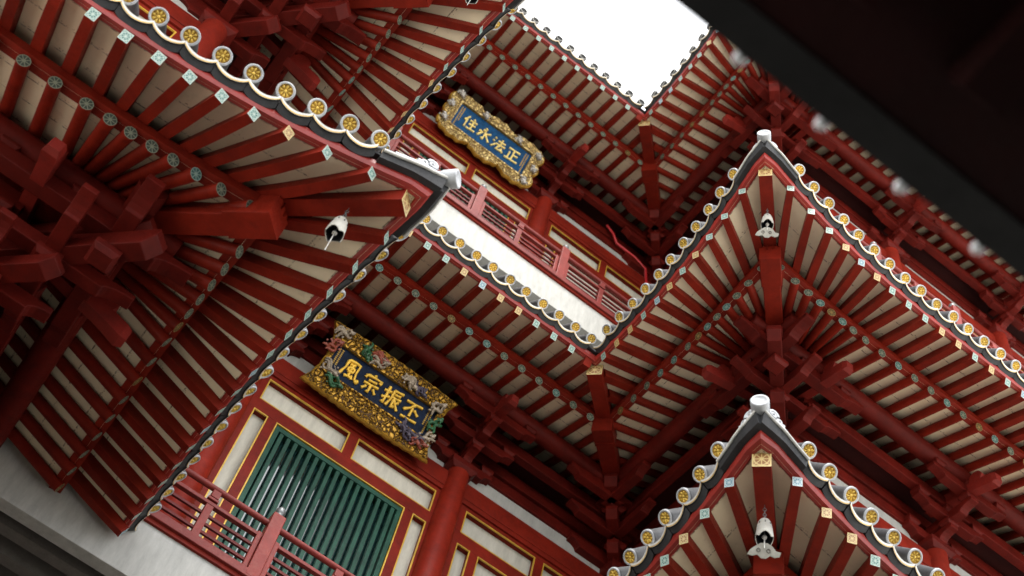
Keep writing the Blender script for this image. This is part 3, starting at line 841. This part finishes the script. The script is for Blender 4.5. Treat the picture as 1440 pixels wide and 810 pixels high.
m = MB(); m.box((XL-OV-.3, YE+OV+.4, 8.3), (XR+OV+.3, 14, 22.8)); mk('wall', m, [DRED], hall)
# upper roof planes rising away
m = MB()
def slope(a, b, c, d): m.add([a, b, c, d], [(0, 1, 2, 3)])
zt = Z3+1.25
m.box((-4.6, YC+OV+.2, zt-.1), (XL-OV+.1, 14, zt+1.6)); mk('upper_roof', m, [ROOF], lwing)
m = MB(); m.box((XR+OV-.1, YC+OV+.2, zt-.1), (13.6, 14, zt+1.6)); mk('upper_roof', m, [ROOF], rwing)
m = MB(); m.box((XL-OV+.15, YE+OV+.2, zt-.1), (XR+OV-.15, 14, zt+1.6)); mk('upper_roof', m, [ROOF], hall)

# ------------------------------------------------------------------ gate house over the camera
GY, GZ0 = .89, 3.29
eG = Edge((-7, GY), (1, 0), (0, -1), 16., GZ0, 'flat', 'far')
eG.t0 = lambda d: 0.
mb = MB(); eG.sheet(mb, [(.0, -.04), (.5, .16), (3.2, 1.5)], 0, 4); eG.sheet(mb, [(.0, -.05), (.24, -.07)], 0, 4, flip=True); eG.sheet(mb, [(0, -.04), (0, -.05)], 0, 4)
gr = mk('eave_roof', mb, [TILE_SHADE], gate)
rest = MB()
t = .02
while t < 16:
    tt = 7 + .752 + .2683*round((t-7.752)/.2683)
    M1 = eG.basis(tt, -.036, -.13); M2 = eG.basis(tt+.134, 0, 0)
    for M_, D, nm in ((M1, DISC_NEAR, 'tile_end'), (M2, DRIP_NEAR, 'drip_tile')):
        if in_view(M_.translation, 60): link(nm, D, gr, M_)
        else: rest.add([M_ @ v.co for v in D.vertices], [tuple(p.vertices) for p in D.polygons], 0)
    t += .2683
mk('tile_end_row', rest, [GLAZE], gr, stuff=True)
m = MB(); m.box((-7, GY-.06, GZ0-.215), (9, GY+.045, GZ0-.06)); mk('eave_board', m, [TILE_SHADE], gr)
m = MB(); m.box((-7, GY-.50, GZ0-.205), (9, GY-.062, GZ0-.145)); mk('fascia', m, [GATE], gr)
rest = MB()
for k in range(40):
    x = -6.8 + .4*k; q = MB()
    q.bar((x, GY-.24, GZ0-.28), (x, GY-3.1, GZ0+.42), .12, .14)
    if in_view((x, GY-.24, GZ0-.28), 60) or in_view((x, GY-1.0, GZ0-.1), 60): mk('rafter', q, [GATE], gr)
    else: rest.add(q.v, q.f, 0)
mk('rafter_row', rest, [GATE], gr, stuff=True)
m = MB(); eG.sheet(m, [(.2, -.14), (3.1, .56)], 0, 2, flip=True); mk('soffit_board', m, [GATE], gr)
m = MB(); m.box((-7, -2.6, GZ), (9, -2.2, 4.0)); mk('wall', m, [DRED], gate)
m = MB(); m.box((-7, -7.5, GZ), (9, -2.7, 4.6)); m.loft([[(x, -2.1, 4.7), (x, -5.1, 7.6), (x, -8.1, 4.7)] for x in (-7.4, 9.4)]); mk('upper_roof', m, [ROOF], gate)  # unseen gate mass and roof, given this height to block low light
for x in (-5, -1.6, 1.8, 5.2, 8.4):
    c = MB(); c.sphere_lathe([(.2, GZ), (.2, 3.1)], (x, -1.9, 0), 20); mk('column', c, [DRED], gate)
m = MB(); m.box((-7, -2.05, 3.1), (9, -1.75, 3.4)); mk('lintel', m, [DRED], gate)

# ------------------------------------------------------------------ name boards
GLYPH = {
 'feng': [((2.2,9),(1.9,5),(.6,.8)), ((2.2,9),(5,9.3),(7.7,9.2),(7.5,5),(8.1,2),(9.3,.8),(9.6,2.4)), ((3.2,7.5),(5.8,7.9)), ((3.4,6),(3.5,4.2)), ((3.4,6),(6.3,6.2),(6,4.3),(3.5,4.2)), ((4.8,7.8),(4.8,1.6)), ((2.8,1.5),(6.4,1.9)), ((6,2.8),(6.8,1.1))],
 'zong': [((5,9.9),(5.2,8.7)), ((1.5,8.2),(1.1,6.6)), ((1.5,8.2),(5,8.5),(8.9,8.4),(8.2,6.8)), ((3,6.2),(7,6.5)), ((1.5,4.4),(8.6,4.8)), ((5,4.5),(5,.6),(4.1,1.3)), ((3.2,3.2),(1.6,1.2)), ((6.6,3.2),(8.4,1.3))],
 'zhen': [((.5,7),(4,7.4)), ((2.4,9.6),(2.4,.8),(1.3,1.7)), ((.5,3.4),(4.1,5)), ((4.8,9),(9.4,9.3)), ((5,9),(4.9,4.5),(3.8,.6)), ((5.8,7.3),(8.6,7.6)), ((4.9,5.6),(9.5,5.9)), ((6.4,5.6),(6.3,.8),(7.5,2)), ((8.9,4.6),(7.4,3.4)), ((6.8,4.6),(9.7,.6))],
 'pi': [((1,8.7),(9,9.1)), ((5.6,8.8),(3.8,6.4),(1.2,4.2)), ((5,6.8),(5,2.2)), ((6,6.2),(8.6,4.3)), ((1.2,.9),(9.2,1.2))],
 'zhu': [((3,9.6),(.6,5.6)), ((2.2,7),(2.2,.6)), ((6.2,9.7),(7.1,8.4)), ((4.2,7.3),(9,7.6)), ((4.4,4.5),(8.8,4.8)), ((3.6,1),(9.6,1.2)), ((6.6,7.5),(6.6,1.1))],
 'yong': [((4.5,9.9),(5.7,8.8)), ((3.4,7.5),(5.2,7.7),(5.2,.8),(3.9,1.7)), ((1,5.6),(3.6,5.8),(1,1.8)), ((8.7,7.5),(5.6,5.4)), ((5.4,5.6),(9.5,1))],
 'fa': [((1.4,9),(2.5,8.2)), ((.7,6.4),(1.9,5.7)), ((.8,1),(2.9,4.2)), ((4,7.5),(9,7.8)), ((6.4,9.8),(6.4,5.2)), ((3.2,5),(9.6,5.3)), ((6.2,5),(4.2,1.2),(8.6,1.8)), ((7.6,3.4),(9.3,.8))],
 'zheng': [((1.2,8.7),(9,9)), ((5.2,8.9),(5.2,1.1)), ((5.2,5.1),(8.4,5.4)), ((2.6,6),(2.6,1)), ((.6,.8),(9.6,1.2))],
}
def scallop(w, h, kind):
    """outline of a carved frame, counter-clockwise, centred"""
    pts = []
    def side(p, q, n, amp, mode):
        dx, dy = q[0]-p[0], q[1]-p[1]; L = math.hypot(dx, dy); nx, ny = dy/L, -dx/L
        for k in range(n):
            s_ = k/n
            if mode == 'cloud': o = amp*(abs(math.sin(math.pi*s_*3))**.55 - .35) + .014*math.sin(s_*60)
            elif mode == 'end': o = amp*(abs(math.sin(math.pi*s_*3))**.6 - .2)
            elif mode == 'wave': o = amp*(.55*math.sin(math.pi*s_) - .12) + .012*abs(math.sin(s_*math.pi*14))
            else: o = -amp*math.sin(math.pi*s_)**.7 + .012*abs(math.sin(s_*math.pi*6))
            pts.append((p[0]+dx*s_+nx*o, p[1]+dy*s_+ny*o))
    a, b = w/2, h/2
    if kind == 'dragon':
        side((-a, -b), (a, -b), 60, .07, 'wave'); side((a, -b), (a, b), 24, .13, 'dip'); side((a, b), (-a, b), 60, .06, 'wave'); side((-a, b), (-a, -b), 24, .13, 'dip')
    else:
        side((-a, -b), (a, -b), 60, .11, 'cloud'); side((a, -b), (a, b), 30, .09, 'end'); side((a, b), (-a, b), 60, .11, 'cloud'); side((-a, b), (-a, -b), 30, .09, 'end')
    return pts
def name_board(label, base, top, w, bw, bh, kind, chars, leaf, blue):
    base = Vector(base); top = Vector(top); v = (top-base); h = v.length; v.normalize(); u = Vector((1, 0, 0)); nrm = u.cross(v)        # towards the viewer
    c = (base+top)/2
    M = Matrix.Identity(4)
    for i in range(3): M[i][0] = u[i]; M[i][1] = v[i]; M[i][2] = nrm[i]; M[i][3] = c[i]
    root = thing('name_board', label, 'name board', tuple(base), 'gilded name boards')
    O = scallop(w*.955, h*.93, kind)
    m = MB()
    bx, by = bw/2, bh/2
    def inner(p):
        k = max(abs(p[0])/bx, abs(p[1])/by); return (p[0]/k, p[1]/k)
    R0 = [Vector((x, y, 0)) for x, y in O]; R1 = [Vector((x, y, .05)) for x, y in O]
    R2 = [Vector((x*.975, y*.955, .075)) for x, y in O]; R3 = [Vector((x*.95, y*.91, .06)) for x, y in O]
    I = [inner(p) for p in O]
    R4 = [Vector((x*1.06+.0, y*1.12, .06)) for x, y in I]; R5 = [Vector((x*1.04, y*1.09, .085)) for x, y in I]; R6 = [Vector((x, y, .085)) for x, y in I]; R7 = [Vector((x, y, .03)) for x, y in I]
    m.loft([R0, R1, R2], 1, False, False); m.loft([R2, R3, R4, R5, R6], 0, False, False); m.loft([R6, R7], 1, False, False)
    m.add(R0, [tuple(range(len(R0)-1, -1, -1))], 0)
    # carved scroll relief: many curls and bosses round the border
    rr = random.Random(hash(kind) % 97 if False else len(kind))
    n = 0
    while n < 230:
        x = rr.uniform(-w/2, w/2); y = rr.uniform(-h/2, h/2)
        if abs(x) < bx*1.07 and abs(y) < by*1.16: continue
        k = 1/.90
        # inside the outline?
        ins = False; j = len(O)-1
        for i in range(len(O)):
            if (O[i][1]*.93 > y) != (O[j][1]*.93 > y) and x < (O[j][0]-O[i][0])*.96*(y-O[i][1]*.93)/((O[j][1]-O[i][1])*.93+1e-9) + O[i][0]*.96: ins = not ins
            j = i
        if not ins: continue
        n += 1
        if rr.random() < .3: m.ball((x, y, .066), rr.uniform(.010, .02), 0, (7, 5), (1, 1, .8))
        else:
            a0 = rr.uniform(0, 6.28); sg = rr.choice((-1, 1)); r0 = rr.uniform(.02, .042)
            m.tube([(x + r0*(1-.12*q)*math.cos(a0+sg*q*.75), y + r0*(1-.12*q)*math.sin(a0+sg*q*.75), .066) for q in range(7)], [.009, .011, .011, .010, .009, .008, .006], 5)
    f = mk('carved_frame', m, [leaf, ANT], root, 0, M)
    b = MB(); b.box((-bx, -by, .004), (bx, by, .034)); pb = mk('board', b, [blue], root, 0, M)
    cw = bw*.80/4
    for k, ch in enumerate(chars):
        cx = -bw*.40 + cw*(k+.5); sz = min(cw*.94, bh*.80)
        g = MB()
        for st in GLYPH[ch]:
            pts = []
            for a, q in zip(st[:-1], st[1:]):
                for s_ in range(4): pts.append((a[0]+(q[0]-a[0])*s_/4, a[1]+(q[1]-a[1])*s_/4))
            pts.append(st[-1]); L = len(pts)
            P = [(cx+(x-5)/10*sz, (y-5)/10*sz + (x-5)/10*sz*.05, .042) for x, y in pts]
            g.tube(P, [sz*(.072 + .020*math.cos(2*math.pi*i/max(1, L-1)))*(.8 if i in (0, L-1) else 1) for i in range(L)], 7)
        mk('gold_character', g, [LETTER2 if kind == 'dragon' else LETTER], pb, 0, M)
    for sx, cols_ in ((-1, 2), (1, 2)):                        # small side inscriptions, two columns each
        g = MB()
        for cc in range(cols_):
            x = sx*(bx*.90 + .0) + (cc-.5)*.042*1.0; ln = by*(.80 - .25*((cc+(sx > 0)) % 2))
            y = by*.80
            nchar = 0
            while y > by*.80-2*ln:
                for (dx0, dy0, dx1, dy1) in ((-.011, .005, .011, .006), (-.011, -.005, .011, -.004), (0, .009, 0, -.009)): g.box((x+min(dx0, dx1)-.002, y+min(dy0, dy1)-.0015, .034), (x+max(dx0, dx1)+.002, y+max(dy0, dy1)+.0015, .038))
                y -= .027; nchar += 1
        mk('small_inscription', g, [GOLD], pb, 0, M)
    if kind == 'dragon':
        rr = random.Random(5)
        spots = [(-.80, .36, .5, CWHITE), (-.83, .12, .9, CRED), (-.72, -.16, -.4, CWHITE), (-.60, -.28, -.2, CGREEN), (-.42, .33, -1.1, CGREEN), (-.22, .30, .4, CWHITE), (-.24, .36, .0, CRED), (.25, .33, -.5, CWHITE), (.40, .30, -.4, CPURP), (.72, .22, .9, CWHITE), (.80, .0, 1.2, CGREEN), (.62, -.30, .3, CPURP), (.78, -.24, .9, CWHITE), (.48, -.27, -.6, CPURP), (.70, -.33, .1, CRED)]
        for x, y, ang, mt in spots:
            d = MB(); ca, sa = math.cos(ang), math.sin(ang)
            for q in range(3):                                 # coiling body strands
                L = rr.uniform(.16, .26); ph = rr.uniform(0, 6); off = (q-1)*.035
                pts = []
                for k in range(10):
                    s_ = (k/9-.5)*L; t_ = off + .03*math.sin(k*.9+ph)
                    pts.append((x + s_*ca - t_*sa, y + s_*sa + t_*ca, .095 + .02*math.sin(k*.7+ph)))
                d.tube(pts, [.010+.014*math.sin(math.pi*(k+.5)/10) for k in range(10)], 6)
            hx, hy = x + .10*ca, y + .10*sa
            d.ball((hx, hy, .115), .034, 0, (8, 6), (1.2, .9, .9)); d.ball((hx+.035*ca, hy+.035*sa, .115), .022)
            for sg in (-1, 1): d.tube([(hx, hy, .13), (hx-.05*ca-sg*.03*sa, hy-.05*sa+sg*.03*ca, .145), (hx-.09*ca-sg*.05*sa, hy-.09*sa+sg*.05*ca, .135)], [.009, .007, .003], 5)
            for q in range(7):
                d.ball((x+rr.uniform(-.10, .10), y+rr.uniform(-.07, .07), .09), rr.uniform(.012, .022), 0, (6, 4))
            mk('dragon_carving', d, [mt], f, 0, M)
    else:
        rr = random.Random(9)
        for x, y in ((-.86, .40), (-.93, .10), (-.93, -.25), (-.30, .33), (.42, .34), (.88, .30), (.90, -.02), (.84, -.36)):
            d = MB()
            d.ball((x, y, .10), .055, 0, (9, 6), (1.1, .9, .8)); d.ball((x+.03, y-.045, .115), .035, 0, (8, 5)); d.ball((x-.02, y+.03, .13), .03)
            for q in range(6):
                a = rr.uniform(0, 6.28); d.tube([(x, y, .11), (x+.06*math.cos(a), y+.05*math.sin(a), .125), (x+.105*math.cos(a+.5), y+.09*math.sin(a+.5), .11)], [.014, .010, .003], 5)
            for q in range(5): d.ball((x+rr.uniform(-.08, .08), y+rr.uniform(-.07, .07), .085), .018, 0, (6, 4))
            mk('dragon_carving', d, [SILVER], f, 0, M)
    return root
LETTER2 = paint('gilt letters', (.80, .48, .05), .4, .12, 12, metal=.2)
LETTER = paint('pale gilt letters', (.84, .64, .22), .4, .15, 12, metal=.2)
name_board('dark blue gold-lettered board with coral and green dragons, above the green barred window', (2.665, YE+OV-.25, 12.60), (2.665, YE+OV-.66, 13.52), 2.02, 1.54, .43, 'dragon', ('feng', 'zong', 'zhen', 'pi'), CARVE, BLUE)
name_board('bright blue board in a cloud shaped frame with silver dragon heads, under the topmost eave', (2.70, YE+OV-.25, 20.27), (2.70, YE+OV-.60, 21.12), 2.0, 1.54, .55, 'cloud', ('zhu', 'yong', 'fa', 'zheng'), CARVEP, BLUE2)  # top board

# ------------------------------------------------------------------ wind bells
def wind_bell(label, p, sail, ang=-.63, tilt=.85):
    p = Vector(p); root = thing('wind_bell', label, 'wind bell', tuple(p), 'wind bells under the eave corners')
    M = Matrix.Translation(p) @ Matrix.Rotation(ang, 4, 'Z') @ Matrix.Scale(1.22, 4)
    b = MB(); n = 24
    def rg(r, z, sc=0): return [Vector((r*math.cos(2*math.pi*j/n), r*math.sin(2*math.pi*j/n), z + sc*abs(math.cos(2*math.pi*j/n*2)))) for j in range(n)]
    prof = [(.062, -.225, .035), (.060, -.18, 0), (.054, -.12, 0), (.046, -.06, 0), (.036, -.035, 0), (.016, -.022, 0), (.002, -.02, 0)]
    b.loft([rg(r, z, s) for r, z, s in prof], 0, False, True)
    b.loft([rg(r-.006, z-.001 if i else z, s) for i, (r, z, s) in enumerate(prof[:5])][::-1], 1, False, True)
    b.loft([rg(.056, -.225, .035), rg(.062, -.225, .035)], 0, False)
    for k in range(8):
        a = k*math.pi/4; b.bar((.047*math.cos(a), .047*math.sin(a), -.075), (.0495*math.cos(a), .0495*math.sin(a), -.09), .007, .008, (math.cos(a), math.sin(a), 0), 1)
    mk('bell', b, [IRON, BLACK], root, 0, M)
    c = MB()
    for k in range(5):
        z = -.02 + .027*k; a = (k % 2)*math.pi/2
        c.tube([(.011*math.cos(t)*math.cos(a), .011*math.cos(t)*math.sin(a), z+.016*math.sin(t)) for t in [q*math.pi/5 for q in range(11)]], .0028, 5)
    c.tube([(0, 0, .10), (0, 0, .22)], .003, 5); mk('chain', c, [STEEL], root, 0, M)
    k = MB(); k.tube([(0, 0, -.05), (0, 0, -.30)], .004, 6); k.ball((0, 0, -.19), .018); k.tube([(0, 0, -.24), (0, 0, -.40 if not sail else -.26)], .003, 5)
    mk('clapper', k, [LIP], root, 0, M)
    if sail:
        out = [(-.10, -.33), (-.085, -.30), (-.05, -.27), (-.02, -.25), (.02, -.25), (.05, -.265), (.075, -.295), (.105, -.30), (.10, -.325), (.07, -.335), (.04, -.325), (.015, -.345), (-.015, -.345), (-.04, -.325), (-.07, -.335)]
        out = [(x*1.05, z) for x, z in out]
        ct, st = math.cos(tilt), math.sin(tilt)
        s_ = MB(); s_.prism(out[::-1], lambda x, z: (x, .004-(z+.25)*st, -.25+(z+.25)*ct), lambda x, z: (x, -.004-(z+.25)*st, -.25+(z+.25)*ct))
        for x in (-.035, .03): s_.tube([(x+.012*math.cos(t), -.007-(-.05+.012*math.sin(t))*st, -.25+(-.05+.012*math.sin(t))*ct) for t in [q*math.pi/4 for q in range(9)]], .004, 5, 1)
        mk('wind_sail', s_, [IRON, GREY], root, 0, M)
def dcorner(xc, sx, d, z): return (xc+sx*(d-.2), YC+d-.2, z)
BD = .46
wind_bell('white bell with bare clapper rod hanging under the large dark left eave corner', dcorner(XL, -1, BD, Z1-.30), False)
wind_bell('white bell tied under the topmost left eave at the very top of the photo', dcorner(XL, -1, BD, Z2-.30), False)
wind_bell('white bell with cloud shaped sail under the middle right eave corner', dcorner(XR, 1, BD, Z2-.30), True)
wind_bell('white bell with cloud shaped sail under the lowest right eave corner', dcorner(XR, 1, BD, Z1-.30), True)
# red conduit on the upper wall
m = MB(); m.tube([(5.45, YE+OV-.14, 21.35), (5.62, YE+OV-.14, 21.22), (5.72, YE+OV-.14, 21.0), (6.15, YE+OV-.14, 20.98), (6.42, YE+OV-.14, 20.85), (6.5, YE+OV-.14, 20.3)], .028, 8)
o = mk('conduit', m, [WIRE]); o['label'] = 'bright red bent conduit pipe on the upper hall wall beside the inner corner'; o['category'] = 'pipe'

# ------------------------------------------------------------------ ground
m = MB(); m.add([(-300, -300, GZ), (300, -300, GZ), (300, 300, GZ), (-300, 300, GZ)], [(0, 1, 2, 3)]); struct('ground', m, [PAVE])
m = MB(); m.add([(-9, -8, GZ+.004), (15, -8, GZ+.004), (15, 14, GZ+.004), (-9, 14, GZ+.004)], [(0, 1, 2, 3)]); struct('court_paving', m, [STONE])

# ------------------------------------------------------------------ light, sky, camera
w = bpy.data.worlds.new('World'); S.world = w; w.use_nodes = True; n = w.node_tree
bg = n.nodes['Background']
sky = n.nodes.new('ShaderNodeTexSky'); sky.sky_type = 'NISHITA'; sky.sun_disc = False
ELEV, AZ = R_(58), R_(200)           # azimuth from north (+y), clockwise
sky.sun_elevation = ELEV; sky.sun_rotation = AZ; sky.air_density = 1.0; sky.dust_density = 4.0; sky.ozone_density = 1.0
hs = n.nodes.new('ShaderNodeHueSaturation'); hs.inputs['Saturation'].default_value = .25; hs.inputs['Value'].default_value = 1.0
n.links.new(sky.outputs[0], hs.inputs['Color'])
tc = n.nodes.new('ShaderNodeTexCoord'); cn = N(n, 'ShaderNodeTexNoise', i={'Scale': 2.2, 'Detail': 6}); n.links.new(tc.outputs['Generated'], cn.inputs[0])
cf = ramp(n, cn.outputs[0], [(.3, (.6,)*3), (.65, (.9,)*3)])                       # thin white overcast
n.links.new(mixc(n, cf, hs.outputs[0], (6.6, 6.7, 6.9)), bg.inputs['Color']); bg.inputs['Strength'].default_value = .15
sl = bpy.data.lights.new('sun', 'SUN'); sl.energy = 1.0; sl.angle = R_(20); sl.color = (1, .96, .9)
so = bpy.data.objects.new('sun', sl); COL.objects.link(so)
dirv = Vector((math.sin(AZ)*math.cos(ELEV), math.cos(AZ)*math.cos(ELEV), math.sin(ELEV)))
so.rotation_euler = dirv.to_track_quat('Z', 'Y').to_euler(); so.location = (0, -10, 40)

cd = bpy.data.cameras.new('camera'); co = bpy.data.objects.new('camera', cd); COL.objects.link(co)
Rw = Matrix((CM[0], -CM[1], -CM[2])).transposed()
co.matrix_world = Rw.to_4x4(); cd.sensor_fit = 'HORIZONTAL'; cd.sensor_width = 36; cd.lens = 36*FPX/W_
cd.clip_start = .05; cd.clip_end = 1000
cd.dof.use_dof = True; cd.dof.focus_distance = 13.5; cd.dof.aperture_fstop = (cd.lens/1000)/.032
S.camera = co
S.view_settings.view_transform = 'Standard'; S.view_settings.look = 'None'; S.view_settings.gamma = 1; S.view_settings.exposure = 1.65
S.cycles.max_bounces = 10; S.cycles.diffuse_bounces = 3; S.cycles.use_denoising = True
